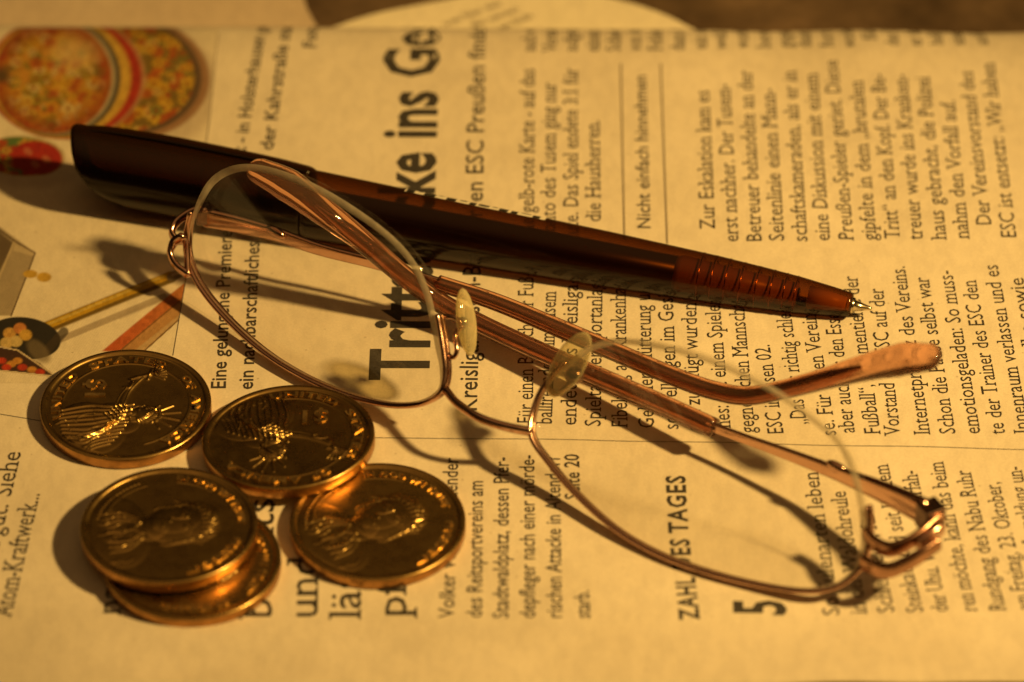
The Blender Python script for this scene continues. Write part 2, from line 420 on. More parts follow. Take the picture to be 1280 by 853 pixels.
L_ = print_line
L_('Trittattacke ins Ges', (534, 475), (549, 18), 75, 'bold', 'headline')
L_('Kreisliga: Tusem-Betreuer', (596, 515), (603, 263), 23, 'sans', 'subheadline')
L_('en ESC Preußen finden', (603.5, 253), (607.5, 30), 23, 'sans', 'subheadline')
S = 19.6
for t_, a, b_ in [
 ('eine gelb-rote Karte - auf das', (667.5, 304), (668.4, 86)), ('Konto des Tusem ging nur', (694.5, 303), (695, 104)),
 ('nute. Das Spiel endete 3:1 für', (723.2, 303), (722, 86)), ('die Hausherren.', (751.3, 278), (749.3, 150)),
 ('Zur Eskalation kam es', (894, 287), (886.5, 113)), ('erst nachher. Der Tusem-', (923.4, 303), (912.5, 105)),
 ('Betreuer behandelte an der', (952.5, 303), (940, 89)), ('Seitenlinie einen Mann-', (980.6, 302), (968.5, 110.6)),
 ('schaftskameraden, als er in', (1009.7, 303), (995, 89)), ('eine Diskussion mit einem', (1037.8, 302), (1022, 92)),
 ('Preußen-Spieler geriet. Diese', (1067.5, 301), (1047, 75)), ('gipfelte in dem „brutalen', (1096, 301), (1078.8, 101)),
 ('Tritt“ an den Kopf. Der Be-', (1125, 299), (1105.6, 92)), ('treuer wurde ins Kranken-', (1153.8, 300), (1133.8, 93)),
 ('haus gebracht, die Polizei', (1183.4, 300), (1161.5, 96.5)), ('nahm den Vorfall auf.', (1212, 299), (1193, 125)),
 ('Der Vereinsvorstand des', (1239.7, 282.5), (1216, 89)), ('ESC ist entsetzt: „Wir haben', (1271, 298.4), (1243, 79)),
 ('Für einen Besuch der Fuß-', (666.5, 530), (667, 341)), ('ballfreunde beim Tusem', (690, 531), (695.5, 365)),
 ('endete das Kreisliga-', (720.5, 532.5), (723, 349)), ('Spieltag der Sportanlage', (751, 534), (753.5, 345)),
 ('Fibelweg am Krankenhaus', (784.5, 535), (782, 345)), ('Gehirnerschütterung und', (818, 536), (812, 350)),
 ('schwellungen im Gesicht', (848.4, 537.6), (840, 345)), ('ten zugefügt wurden', (876.5, 538), (870.4, 379)),
 ('nes: mit einem Spieler', (913.5, 535), (899.6, 375)), ('gegnerischen Mannschaft', (944, 541.5), (929, 370)),
 ('ESC in Essen 02.', (980, 543), (962, 430.6)), ('„Das war richtig schlecht', (1009, 531), (986, 373)),
 ('se. Für deren Vereine', (1046, 545), (1018, 384)), ('aber auch für den Essener', (1069, 541.5), (1046, 370)),
 ('Fußball“, kommentierte der', (1101, 543), (1071.6, 345.5)), ('Vorstand des ESC auf der', (1126, 544), (1104, 361)),
 ('Internetpräsenz des Vereins.', (1163, 543.5), (1131, 332.6)), ('Schon die Pause selbst war', (1195, 543), (1160.6, 347)),
 ('emotionsgeladen: So muss-', (1226, 543), (1190, 338)), ('te der Trainer des ESC den', (1257, 543), (1220, 350.6)),
 ('Innenraum verlassen und es', (1288, 542), (1247, 331)), ('gab zwei gelbe sowie', (1320, 542), (1279, 347)),
 ('So Eulenarten leben', (1050, 770), (1022.5, 590)), ('in der Waldohreule', (1084, 767.5), (1057, 614)),
 ('Schleiereule, für', (1118.6, 766), (1092, 640)), ('Steinkauz und seit Kurzem', (1154.7, 765.7), (1110, 580.6)),
 ('der Uhu. Wer mehr erfah-', (1186, 765), (1145.7, 588)), ('ren möchte, kann das beim', (1221.7, 764.4), (1179, 577.5)),
 ('Rundgang des Nabu Ruhr', (1258, 763.7), (1212.7, 588)), ('am Freitag, 23. Oktober,', (1291, 762), (1248.8, 602.5)),
 ('ab 19 Uhr. Anmeldung un-', (1318, 760), (1276, 583))]:
    L_(t_, a, b_, S)
# tops of the next column, running over the fold
for t_, x_, y_, dx in [('auch wenn die', 669.7, 65, 0), ('Verein auf', 696, 65, 0), ('aufgebracht', 722, 65, 0), ('einen Sieg', 749.4, 65, 0), ('Schiedsrich-', 775.6, 65, 0), ('von der', 802, 64, -1),
    ('Fehler in', 828, 64, -1), ('dann der', 856, 64, -1), ('ein neues', 884, 62, -2), ('weil das', 909, 62, -2), ('wurde bei', 936, 61, -2), ('bereits in', 964, 61, -3),
    ('gegen den', 990, 60, -3), ('dann ein', 1015, 60, -4), ('fort und', 1042.5, 59, -4), ('worden', 1070, 59, -5), ('für', 1096, 50, -5), ('der Spieler', 1125, 58, -6),
    ('er hatte', 1153, 58, -6), ('bald eine', 1180, 57, -7), ('einem', 1207, 57, -7), ('und dem', 1236, 57, -8)]:
    L_(t_[:6], (x_, y_), (x_+dx, 37.6), S)
L_('Nicht einfach hinnehmen', (813.3, 287), (808, 94), 17.5, 'sans')
for t_, a, b_ in [('Volker Wie, Vorsitzender', (567.7, 772.8), (573, 573)), ('des Reitsportvereins am', (602.5, 772.8), (603.8, 601)),
 ('Stadtwaldplatz, dessen Pfer-', (635.6, 773.6), (636, 571.6)), ('depfleger nach einer mörde-', (669, 773.6), (668, 569)),
 ('rischen Attacke in Altendorf', (702.6, 773.6), (700, 572)), ('starb.', (738, 773.6), (736.7, 738))]:
    L_(t_, a, b_, 18.5, 'sans')
L_('Seite 20', (725, 625), (723.8, 568), 18.5, 'semi')
for t_, a, b_ in [('bereits', (339.6, 774), (343, 622)), ('und ein', (397, 774), (399, 620)), ('lässiger', (451, 774), (452, 620)), ('pferde-', (508, 772), (508, 620))]:
    L_(t_, a, b_, 37, 'serifb')
L_('nach', (150, 769), (158, 690), 30, 'serifb')
L_('Atom-Kraftwerk...', (14, 770.8), (50.5, 617), 23, 'serif'); L_('wirklich gut. Siehe', (-21, 768), (27, 565), 23, 'serif')
L_('Eine gelungene Premiere', (282, 487), (290.5, 288), 18.5, 'semi'); L_('erlebte jetzt - in Holsterhausen gek', (292, 280), (337, 30), 18.5, 'semi')
L_('ein nachbarschaftliches', (316, 487.5), (324.6, 302), 18.5, 'semi'); L_('Dinner auf der Kahrstraße statt', (326, 293), (367.5, 30), 18.5, 'semi')
L_('Foto:', (395, 61), (399, 30), 18.5, 'semi')
L_('ZAHL', (874, 774.4), (868, 722), 24, 'bold', track=.07); L_('DES', (865, 712), (861, 674), 24, 'bold', track=.07); L_('TAGES', (860, 667), (856, 594.8), 24, 'bold', track=.07)
L_('5', (981, 770.5), (980, 750), 62, 'bold', 'printed_figure')

def rule(a, b_, wmm, mat, name='printed_rule', n=24):
    (u0, v0), (u1, v1) = px2uv(*a), px2uv(*b_)
    d = np.array([u1-u0, v1-v0]); d /= np.linalg.norm(d); q = np.array([-d[1], d[0]])*wmm/2
    t = np.linspace(0, 1, n)[:, None]; c = np.array([u0, v0])+t*np.array([u1-u0, v1-v0])
    A = surf((c+q)[:, 0], (c+q)[:, 1], .05); B = surf((c-q)[:, 0], (c-q)[:, 1], .05)
    V = np.vstack([A, B]); F = [(i, i+n, i+n+1, i+1) for i in range(n-1)]
    mesh(name, V, F, mat, smooth=False, parent=paper)
rule((776, 80), (780.5, 300), .28, M_INKG); rule((826, 80), (834, 305), .28, M_INKG)
rule((440, 547.3), (740, 550.5), .13, M_INK, n=60); rule((740, 550.7), (1330, 563), .13, M_INK, n=80)
rule((-30, 513), (60, 528), .13, M_INK)
rule((216, 445), (233, 345), .14, M_INK); rule((233, 345), (262, 150), .14, M_INK); rule((262, 150), (273, 42), .14, M_INKG)

# ------------------------------------------------------------------ colour picture printed on the left of the page
def paint(X, Y):
    """print colours (multiplied on the paper) of the picture; X, Y in its own drawing units"""
    n = len(X); C = np.ones((n, 3)); C[:] = (.97, .95, .90)
    def smooth(a, b, x): t = np.clip((x-a)/(b-a), 0, 1); return t*t*(3-2*t)
    def lay(mask, col):
        m = np.clip(mask, 0, 1)[:, None]; C[:] = C*(1-m)+np.asarray(col)*m
    def ell(cx, cy, rx, ry, rot=0):
        c, s = math.cos(rot), math.sin(rot); x = (X-cx)*c+(Y-cy)*s; y = -(X-cx)*s+(Y-cy)*c
        return np.sqrt((x/rx)**2+(y/ry)**2)
    def inside(d, soft=.03): return 1-smooth(1-soft, 1+soft, d)
    def line(x0, y0, x1, y1, w):
        t = np.clip(((X-x0)*(x1-x0)+(Y-y0)*(y1-y0))/((x1-x0)**2+(y1-y0)**2), 0, 1)
        return 1-smooth(w*.6, w, np.hypot(X-x0-t*(x1-x0), Y-y0-t*(y1-y0)))
    def flowers(x0, x1, y0, y1, N, seed, pal, rmin, rmax):
        r = np.random.default_rng(seed); out = np.zeros((n, 3)); out[:] = pal[0]
        for k in range(N):
            cx, cy = r.uniform(x0, x1), r.uniform(y0, y1); R = r.uniform(rmin, rmax); c = np.array(pal[r.integers(1, len(pal))])
            dx, dy = X-cx, (Y-cy)*1.25; d = np.hypot(dx, dy); m = d < R*1.3
            if not m.any(): continue
            a = np.arctan2(dy[m], dx[m]); pet = R*(.88+.12*np.cos(a*6+k)); mm = .85*(1-smooth(.7, 1.1, d[m]/pet))
            sh = 1-.35*np.clip(np.cos(a*6+k+3.1), 0, 1)*(d[m]/R)
            out[m] = out[m]*(1-mm[:, None])+(c[None]*sh[:, None])*mm[:, None]
            core = 1-smooth(.18*R, .3*R, d[m]); out[m] = out[m]*(1-core[:, None])+np.array((.45, .18, .05))*core[:, None]
        return out
    pal1 = [(.80, .50, .14), (.85, .62, .12), (.90, .70, .20), (.70, .25, .08), (.50, .42, .10), (.88, .55, .12), (.92, .80, .45), (.30, .34, .12)]
    pal2 = [(.34, .26, .09), (.88, .66, .15), (.85, .60, .12), (.72, .26, .08), (.30, .32, .12), (.90, .72, .30), (.62, .20, .08)]
    # bowl
    d = ell(150, 96, 112, 80, .06); lay(inside(ell(158, 108, 118, 84, .06), .10)*.45, (.55, .47, .42))
    lay(inside(d), (.52, .36, .26)); lay(inside(ell(148, 95, 104, 75, .06)), (.22, .17, .13))
    m = inside(ell(146, 94, 97, 72, .06)); fl = flowers(80, 250, 20, 175, 420, 5, pal2, 3, 11); C[:] = C*(1-m[:, None])+fl*m[:, None]
    # red and yellow bands, grey lip
    lay(inside(ell(82, 97, 100, 78)), (.66, .45, .30)); lay(inside(ell(80, 97, 97, 77)), (.62, .11, .08)); lay(inside(ell(76, 97, 88, 76)), (.88, .66, .20))
    lay(inside(ell(72, 97, 79, 74)), (.20, .19, .16)); lay(inside(ell(70, 97, 74, 71)), (.62, .58, .48))
    m = inside(ell(66, 97, 73, 70)); fl = flowers(-20, 150, 20, 175, 460, 9, pal1, 3, 11); C[:] = C*(1-m[:, None])+fl*m[:, None]
    lay(inside(ell(66, 97, 73, 70))*smooth(.62, 1.0, ell(66, 97, 73, 70))*.75, (.50, .12, .05))
    lay((1-smooth(.3, 1.2, ell(92, 68, 34, 26)))*.55, (.97, .85, .55)); lay((1-smooth(.3, 1.2, ell(2, 95, 14, 12)))*.8, (.12, .12, .09))
    # small fruit dish
    lay((1-smooth(.7, 1.25, ell(40, 214, 60, 22)))*.35, (.5, .42, .42))
    lay(inside(ell(30, 196, 52, 26, .05)), (.75, .70, .55)); m = inside(ell(26, 196, 50, 24, .05))
    fl = flowers(-20, 80, 170, 225, 45, 3, [(.20, .32, .14), (.66, .10, .06), (.72, .16, .08), (.85, .65, .2), (.25, .38, .16)], 6, 14); C[:] = C*(1-m[:, None])+fl*m[:, None]
    lay(inside(ell(46, 198, 32, 21, .1), .08), (.60, .09, .06))
    for cx, cy in ((35, 190), (58, 200), (44, 206)): lay(inside(ell(cx, cy, 6, 4, .6), .3)*.6, (.85, .45, .35))
    # grey box
    def poly(pts, soft=1.2):
        P = np.array(pts, float); s = np.full(n, 1e9)
        for a, b in zip(P, np.roll(P, -1, 0)):
            e = b-a; nn = np.array([-e[1], e[0]])/np.hypot(*e); s = np.minimum(s, (X-a[0])*nn[0]+(Y-a[1])*nn[1])
        return smooth(-soft, soft, s)
    q = [(-20, 270), (44, 317), (14, 396), (-20, 396)]; lay(poly(q), (.55, .50, .42)); lay(poly([(-20, 276), (17, 305), (-6, 350), (-20, 360)]), (.24, .20, .16))
    lay(poly([(18, 305), (44, 317), (42, 321), (17, 314)]), (.72, .66, .55))
    lay(line(-10, 282, 18, 302, 1.3), (.2, .16, .12)); lay(line(18, 302, 44, 317, 1.2), (.25, .2, .15)); lay(line(44, 317, 14, 396, 1.2), (.25, .2, .15)); lay(line(17, 304, -2, 350, 1.2), (.75, .68, .55))
    lay(np.maximum(inside(ell(38, 343, 9, 5), .2), inside(ell(55, 347, 9, 6), .2)), (.88, .66, .18))
    # spoon and strips
    lay(line(70, 428, 205, 372, 5)*.55, (.35, .28, .22)); lay(line(150, 398, 235, 362, 3.4)*.3, (.5, .45, .4))
    lay(line(58, 411, 214, 347, 9), (.30, .22, .04)); lay(line(58, 409, 212, 345, 5.5), (.80, .58, .08)); lay(line(60, 407, 205, 346, 2), (.9, .74, .25))
    lay(line(214, 347, 236, 337, 7), (.30, .27, .23)); lay(line(216, 344, 236, 335, 2.5), (.52, .47, .40))
    tt = np.clip((X-130)/100, 0, 1); o1 = np.array((.82, .26, .12))*(1-tt[:, None])+np.array((.72, .36, .16))*tt[:, None]
    m = poly([(128, 440), (236, 350), (238, 384), (165, 442)]); C[:] = C*(1-m[:, None])+o1*m[:, None]
    m = poly([(150, 440), (238, 368), (238, 388), (178, 442)]); lay(m*.8, (.70, .52, .30)); lay(line(150, 440, 238, 366, 1.2), (.4, .24, .12)); lay(line(178, 442, 238, 388, 1.2), (.35, .25, .15))
    lay(inside(ell(30, 424, 46, 26, .12)), (.07, .065, .055)); lay(line(58, 440, 80, 416, 7)*.8, (.12, .10, .08)); lay(inside(ell(48, 440, 18, 10, .8), .3)*.7, (.30, .26, .20))
    for cx, cy, c in ((12, 418, (.88, .62, .25)), (25, 412, (.86, .46, .2)), (20, 428, (.93, .80, .45)), (32, 420, (.88, .64, .2)), (8, 430, (.9, .75, .4))): lay(inside(ell(cx, cy, 8, 7), .2), c)
    m = poly([(-20, 432), (20, 440), (50, 455), (66, 470), (-20, 462)]); lay(m, (.13, .08, .06))
    for k, (cx, cy) in enumerate(((2, 452), (14, 456), (28, 460), (40, 463), (50, 466), (22, 452), (8, 460))): lay(inside(ell(cx, cy, 6, 4), .3)*m, ((.75, .14, .08), (.85, .5, .15))[k % 2])
    lay(line(-20, 462, 66, 471, 1.2), (.85, .8, .7)); lay(line(-20, 431, 22, 439, 1.3), (.8, .72, .6)); lay(line(22, 439, 64, 467, 1.3), (.8, .72, .6))
    C[:] = C**1.3
    # halftone grain and mottled ink
    gx_, gy_ = (X*.22).astype(int), (Y*.22).astype(int); hsh = np.abs(np.sin(gx_*12.9898+gy_*78.233)*43758.5453) % 1
    sat = (C.max(1)-C.min(1))[:, None]; C *= 1-(.28*hsh[:, None]*np.clip(sat*1.6, 0, 1))
    C[:] = C*(1-.12*np.clip(sat*2, 0, 1))
    C *= (1+.10*np.sin(X*2.6+Y*1.1)*np.sin(Y*2.4-X*.9))[:, None]
    return np.clip(C, .03, 1)
st = 1.15
pxs = np.arange(-34, 276, st); pys = np.arange(33, 480, st)
border = lambda y: np.interp(y, [33, 150, 345, 445, 480], [273, 261.5, 232.5, 215.5, 210])
# corner samples of the picture's place on the page, interpolated bilinearly
gx = np.linspace(-34, 276, 9); gy = np.array([38, 45, 55, 70, 100, 160, 240, 340, 480.])
GU = np.array([[px2uv(x, y) for x in gx] for y in gy])
def bil(x, y):
    i = np.clip(np.searchsorted(gx, x)-1, 0, len(gx)-2); j = np.clip(np.searchsorted(gy, y)-1, 0, len(gy)-2)
    a = ((x-gx[i])/(gx[i+1]-gx[i]))[:, None]; b = ((y-gy[j])/(gy[j+1]-gy[j]))[:, None]
    return (GU[j, i]*(1-a)+GU[j, i+1]*a)*(1-b)+(GU[j+1, i]*(1-a)+GU[j+1, i+1]*a)*b
PX, PY = np.meshgrid(pxs, pys); PX = np.minimum(PX, border(PY)); X_, Y_ = PX.ravel(), PY.ravel()
UV = bil(X_, Y_); Pp = surf(UV[:, 0], UV[:, 1], .03)
nx_, ny_ = len(pxs), len(pys); idx = np.arange(nx_*ny_).reshape(ny_, nx_)
F = np.stack([idx[1:, :-1], idx[1:, 1:], idx[:-1, 1:], idx[:-1, :-1]], -1).reshape(-1, 4)
bad = (PX[1:, :-1] >= border(PY[1:, :-1])-.01).ravel() & (PX[:-1, :-1] >= border(PY[:-1, :-1])-.01).ravel(); F = F[~bad]
pic = mesh('printed_picture', Pp, F.tolist(), M_PICT, parent=paper)
ca = pic.data.color_attributes.new('print', 'FLOAT_COLOR', 'POINT')
ca.data.foreach_set('color', np.c_[paint(X_, Y_), np.ones(len(X_))].ravel())
pic['label'] = 'colour picture of a floral painted bowl, spoon and fruit dish'

# ------------------------------------------------------------------ sheets behind the fold
def gpt(px, py, z): return unp(px, py, z)[:2]
zc = ZT+1.6
pts = [gpt(330, 90, zc), gpt(880, 90, zc), gpt(905, 55, zc), gpt(866, 36, zc), gpt(830, 18, zc), gpt(785, 3, zc), gpt(730, -9, zc), gpt(670, -14, zc), gpt(610, -10, zc), gpt(547, 2, zc), gpt(470, 17, zc), gpt(415, 35, zc), gpt(350, 62, zc)]
P = catmull(pts, 5, True)
cream = sheet('paper_sheet', P, zc, M_CREAM); tag(cream, 'rounded cream coloured sheet with faint slanted text behind the newspaper fold', 'paper sheet')
for k, (a, b_) in enumerate([((558, 34), (628, 6)), ((592, 36), (650, 14)), ((628, 38), (668, 22))]):
    A = gpt(*a, zc); B = gpt(*b_, zc); d = B-A; Ln = np.linalg.norm(d); d /= Ln; q = np.array([-d[1], d[0]])
    V, F, W = layout(['von hier aus', 'die neuen', 'am Ende'][k], 'sans'); kk = 14/7.4/caph('sans')
    uv = A+V[:, :1]*(Ln/W)*d+V[:, 1:]*kk*q
    mesh('text_line', np.c_[uv, np.full(len(uv), zc+.06)], F, M_INKG, smooth=False, parent=cream)
zb = ZT+.8
pts = [gpt(-120, 90, zb), gpt(420, 90, zb), gpt(400, 40, zb), gpt(384, 12, zb), gpt(372, -25, zb), gpt(-120, -40, zb)]
tag(sheet('paper_sheet', pts, zb, M_BROWNP), 'plain grey brown sheet in the far left corner beside the cream sheet', 'paper sheet')

# ------------------------------------------------------------------ coins
def lathe_face(Hfun, nr=135, nt=440):
    """coin body: relief face + rim + edge + base, one lathe shaped mesh"""
    R = 13.25
    rr = np.concatenate([np.linspace(0.0, 12.0, nr)**1.0, [12.15, 12.25, 12.35, 12.5, 12.8, 13.05, 13.2, 13.25, 13.25, 13.25, 13.15, 12.9, 6, 0.01]])
    zz = np.concatenate([np.full(nr, 1.72), [1.74, 1.80, 1.90, 1.97, 2.0, 1.98, 1.90, 1.78, 1.0, .2, .08, .0, 0, 0]])
    rr[0] = .02
    th = np.arange(nt)*2*math.pi/nt
    Rg, Tg = np.meshgrid(rr, th, indexing='ij'); X = Rg*np.cos(Tg); Y = Rg*np.sin(Tg)
    Z = np.repeat(zz[:, None], nt, 1); H = Hfun(X[:nr].ravel(), Y[:nr].ravel()).reshape(nr, nt); Z[:nr] += H*np.clip((12.0-Rg[:nr])/.3, 0, 1)
    V = np.stack([X, Y, Z], -1).reshape(-1, 3); F = []; mi = []
    for i in range(len(rr)-1):
        a = i*nt+np.arange(nt); b = i*nt+(np.arange(nt)+1) % nt
        F += list(zip(a, a+nt, b+nt, b)); mi += [1 if nr+7 <= i < nr+9 else 0]*nt
    F.append(tuple(range(nt))[::-1][::-1])
    mi.append(0)
    return V, F, mi
class HF:
    def __init__(s, X, Y): s.X, s.Y = X, Y; s.H = np.zeros(len(X))
    def seg(s, p, q, w, h):
        x0, y0 = p; x1, y1 = q; m = (s.X > min(x0, x1)-3*w) & (s.X < max(x0, x1)+3*w) & (s.Y > min(y0, y1)-3*w) & (s.Y < max(y0, y1)+3*w)
        if not m.any(): return
        X, Y = s.X[m], s.Y[m]; t = np.clip(((X-x0)*(x1-x0)+(Y-y0)*(y1-y0))/((x1-x0)**2+(y1-y0)**2+1e-9), 0, 1)
        d = np.hypot(X-x0-t*(x1-x0), Y-y0-t*(y1-y0)); s.R[m] = np.maximum(s.R[m], h*np.exp(-(d/w)**2))
    def stroke(s, pts, w, h, n=5):
        w = max(w*.72, .1)
        s.R = np.zeros(len(s.X)); P = catmull(pts, n)
        for p, q in zip(P[:-1], P[1:]): s.seg(p, q, w, h)
        s.H += s.R
    def blob(s, cx, cy, rx, ry, h, rot=0):
        c, sn = math.cos(rot), math.sin(rot); x = (s.X-cx)*c+(s.Y-cy)*sn; y = -(s.X-cx)*sn+(s.Y-cy)*c
        d = (x/rx)**2+(y/ry)**2; s.H += h*np.sqrt(np.clip(1-d, 0, 1))
def h_liberty(X, Y):
    f = HF(X, Y); R_ = np.hypot(X, Y)
    a = np.degrees(np.arctan2(Y, X)) % 360
    ring = np.exp(-((R_-9.9)/.14)**2)*.09; f.H += ring*(((a > 20) & (a < 285)).astype(float))
    # draped body lower right, torso, neck, head
    f.blob(5.6, -5.2, 6.4, 5.6, .22, .5); f.blob(3.2, -1.2, 4.2, 3.2, .18, .8); f.blob(2.3, 2.6, 1.9, 2.5, .30, -.2); f.blob(2.2, .3, 1.2, 1.6, .18)
    r = np.random.default_rng(4)
    for k in range(12):     # drapery folds
        x0 = -.6+k*.85; f.stroke([(x0+.6, 1.2-.14*k*k*.18), (x0+1.3+.05*k, -2.4-.2*k), (x0+1.0+.25*k, -5.5-.05*k), (x0+2.2, -10.4+.18*k)], .20, .16+.06*r.random())
    for k in range(6): f.stroke([(-.4+.6*k, -.6-.5*k), (1.6+.6*k, .2-.4*k), (4.4+.5*k, -.9-.5*k), (6.6+.4*k, -4.0-.5*k)], .20, .20)
    # hair, face
    for k in range(6): f.stroke([(1.0+.25*k, 4.6-.1*k), (2.2+.3*k, 4.3-.25*k), (3.4+.15*k, 2.9-.3*k), (3.2+.1*k, .9)], .14, .10)
    f.stroke([(.9, 4.4), (.55, 3.5), (.2, 2.9), (.6, 2.6), (.5, 2.0), (1.0, 1.3), (1.8, .9)], .16, .16)
    f.blob(1.0, 3.3, .35, .22, .12); f.blob(1.3, 2.2, .4, .2, .08)
    # crown: band and rays
    f.stroke([(.7, 4.7), (1.8, 5.35), (3.2, 5.2), (4.2, 4.3)], .26, .22)
    for k in range(12): t = k/11; f.blob(.7+3.5*t, 4.75+math.sin(t*3.1)*.95, .2, .2, .12)
    for an, l0, l1 in ((150, 1.2, 2.6), (122, 1.7, 4.0), (97, 1.9, 4.6), (74, 1.9, 4.6), (50, 1.8, 4.2), (25, 1.8, 3.6)):
        c, s_ = math.cos(math.radians(an)), math.sin(math.radians(an)); cx, cy = 2.4, 4.0; f.stroke([(cx+c*l0, cy+s_*l0), (cx+c*l1, cy+s_*l1)], .17, .20, 2)
    # raised arm and torch, upper left
    f.stroke([(-.2, -.8), (-2.6, -.2), (-4.6, .8), (-6.2, 1.7)], .75, .16); f.stroke([(-.2, -.2), (-2.8, .35), (-4.8, 1.3), (-6.4, 2.3)], .16, .12); f.stroke([(.2, -1.6), (-2.4, -.9), (-4.4, .2)], .16, .12)
    f.stroke([(-6.0, .4), (-6.6, 1.8), (-7.2, 3.4)], .4, .22); f.stroke([(-6.1, 3.1), (-7.0, 3.3), (-8.4, 3.7)], .3, .24)
    for k in range(7): an = math.radians(60+k*18); f.stroke([(-7.2+.4*math.cos(an), 3.8+.4*math.sin(an)), (-7.2+2.1*math.cos(an), 3.9+2.0*math.sin(an))], .22, .22, 2)
    f.stroke([(-5.9, .6), (-4.6, .7), (-3.8, .2), (-4.2, -.5)], .3, .18)
    for k in range(9):
        x0, y0 = 1.2+r.random()*7, -1-r.random()*8; f.stroke([(x0, y0), (x0+.5-r.random(), y0-1.2), (x0+.8-r.random(), y0-2.2-r.random())], .16, .12)
    for k in range(14): an = math.radians(-20+k*14); f.stroke([(2.3+1.5*math.cos(an), 2.6+1.9*math.sin(an)), (2.3+2.1*math.cos(an+.25), 2.6+2.5*math.sin(an+.25))], .14, .09, 3)
    # mint marks below
    for k in range(5): f.blob(4.0+k*.55, -9.1+k*.25, .2, .2, .1)
    return f.H
def h_bust(X, Y):
    f = HF(X, Y); R_ = np.hypot(X, Y); a = np.degrees(np.arctan2(Y, X)) % 360
    f.H += np.exp(-((R_-9.9)/.14)**2)*.07*(((a > 190) & (a < 250)) | ((a > 130) & (a < 165)))
    f.blob(0, -7.5, 8.2, 4.6, .20); f.blob(.3, -3.2, 2.6, 3.2, .16); f.blob(0, 1.6, 4.3, 5.4, .34, .08); f.blob(-.6, 1.2, 2.9, 3.9, .12); f.blob(0, 4.6, 4.4, 3.4, .12)
    r = np.random.default_rng(8)
    for k in range(9):
        x0 = -3.8+k*.9; f.stroke([(x0, 4.4+.8*math.cos(x0*.3)), (x0*1.12, 6.2-.06*x0*x0), (x0*.8+.6, 7.4-.09*x0*x0)], .24, .08)
    for k in range(5): f.stroke([(3.6+.15*k, 4.2-k), (4.4, 3.0-k), (3.9, 2.2-k)], .24, .09); f.stroke([(-3.9, 4.2-k), (-4.4, 3.2-k), (-4.0, 2.4-k)], .24, .08)
    f.stroke([(-.5, 3.0), (-.7, 1.6), (-1.2, .6), (-.3, .3)], .26, .14); f.stroke([(-2.5, 2.9), (-1.5, 3.2), (-.6, 2.9)], .2, .1); f.stroke([(.6, 2.9), (1.6, 3.2), (2.5, 2.8)], .2, .1)
    f.blob(-1.6, 2.3, .6, .3, .09); f.blob(1.4, 2.3, .6, .3, .09); f.stroke([(-1.5, -.9), (-.4, -.7), (.7, -.95)], .2, .1); f.blob(-.2, -2.1, 1.2, .6, .06)
    for k in range(6): s_ = -1 if k % 2 else 1; f.stroke([(s_*(1.2+.5*(k//2)), -4.2), (s_*(2.4+.9*(k//2)), -6.6), (s_*(2.0+1.2*(k//2)), -9.4)], .26, .13)
    for k in range(40):
        an = math.radians(10+k*4.2); r0 = 4.0+.8*r.random(); f.stroke([(r0*.95*math.cos(an), 1.8+r0*math.sin(an)), ((r0+.9)*math.cos(an+.2), 1.8+(r0+.9)*math.sin(an+.2))], .15, .09, 3)
    for k in range(24):
        x0 = -6.5+13*r.random(); y0 = -6-3*r.random(); f.stroke([(x0, y0), (x0+.6, y0-.9), (x0+.4, y0-1.8)], .15, .08, 3)
    for k in range(16):
        an = math.radians(196+k*3.6); f.blob(10.9*math.cos(an), 10.9*math.sin(an), .28, .28, .14)
    f.stroke([(-1.2, -4.0), (0, -5.2), (1.3, -4.0)], .25, .14); f.stroke([(0, -5.2), (.2, -7.0), (0, -9.2)], .22, .1)
    return f.H
def relief_text(specs, z0=1.72, h=.22):
    """raised lettering: (text, start angle, end angle, radius, cap height) along arcs read clockwise, or straight ('text', x, y, None, cap)"""
    parts = []
    for t, a0, a1, R, cap in specs:
        V, F, W = layout(t, 'bold', .05); k = cap/caph('bold'); bd = []
        cnt = {}
        for f in F:
            for p, q in zip(f, f[1:]+f[:1]): cnt.setdefault((min(p, q), max(p, q)), []).append((p, q))
        bd = [e_[0] for e_ in cnt.values() if len(e_) == 1]
        if R is None: X = a0+V[:, 0]*k; Y = a1+V[:, 1]*k
        else:
            a = math.radians(a0)+V[:, 0]/W*math.radians(a1-a0); r_ = R+V[:, 1]*k*(1 if a1 < a0 else -1)
            X = r_*np.cos(a); Y = r_*np.sin(a)
        n = len(V); P = np.vstack([np.c_[X, Y, np.full(n, z0+h)], np.c_[X, Y, np.full(n, z0-.05)]])
        parts.append((P, [tuple(f) for f in F]+[(p, p+n, q+n, q) for p, q in bd]))
    return join(parts)
vl, fl_, ml = lathe_face(h_liberty); vb, fb, mb = lathe_face(h_bust)
me_l = relief_text([('UNITED', -72, -132, 10.25, 1.35), ('STATES', -145, -210, 10.25, 1.35), ('OF', 128, 112, 10.25, 1.35), ('AMERICA', 102, 34, 10.25, 1.35), ('$1', -6.0, -6.4, None, 3.2)])
me_b = relief_text([('IN GOD WE TRUST', 165, 80, 10.2, 1.2), ('PRESIDENT', 62, 5, 10.2, 1.2)])
def coin_proto(kind):
    root = empty('coin')
    v, f, mi = (vl, fl_, ml) if kind == 'liberty' else (vb, fb, mb)
    mesh('coin_body', v, f, parent=root, mats=[M_COIN, M_COINE], midx=mi)
    t = me_l if kind == 'liberty' else me_b
    lt = mesh('lettering', *t, M_LETTER, smooth=False, parent=root)
    m = lt.modifiers.new('bevel', 'BEVEL'); m.width = .00008; m.segments = 2; m.limit_method = 'ANGLE'; m.angle_limit = .6
    return root
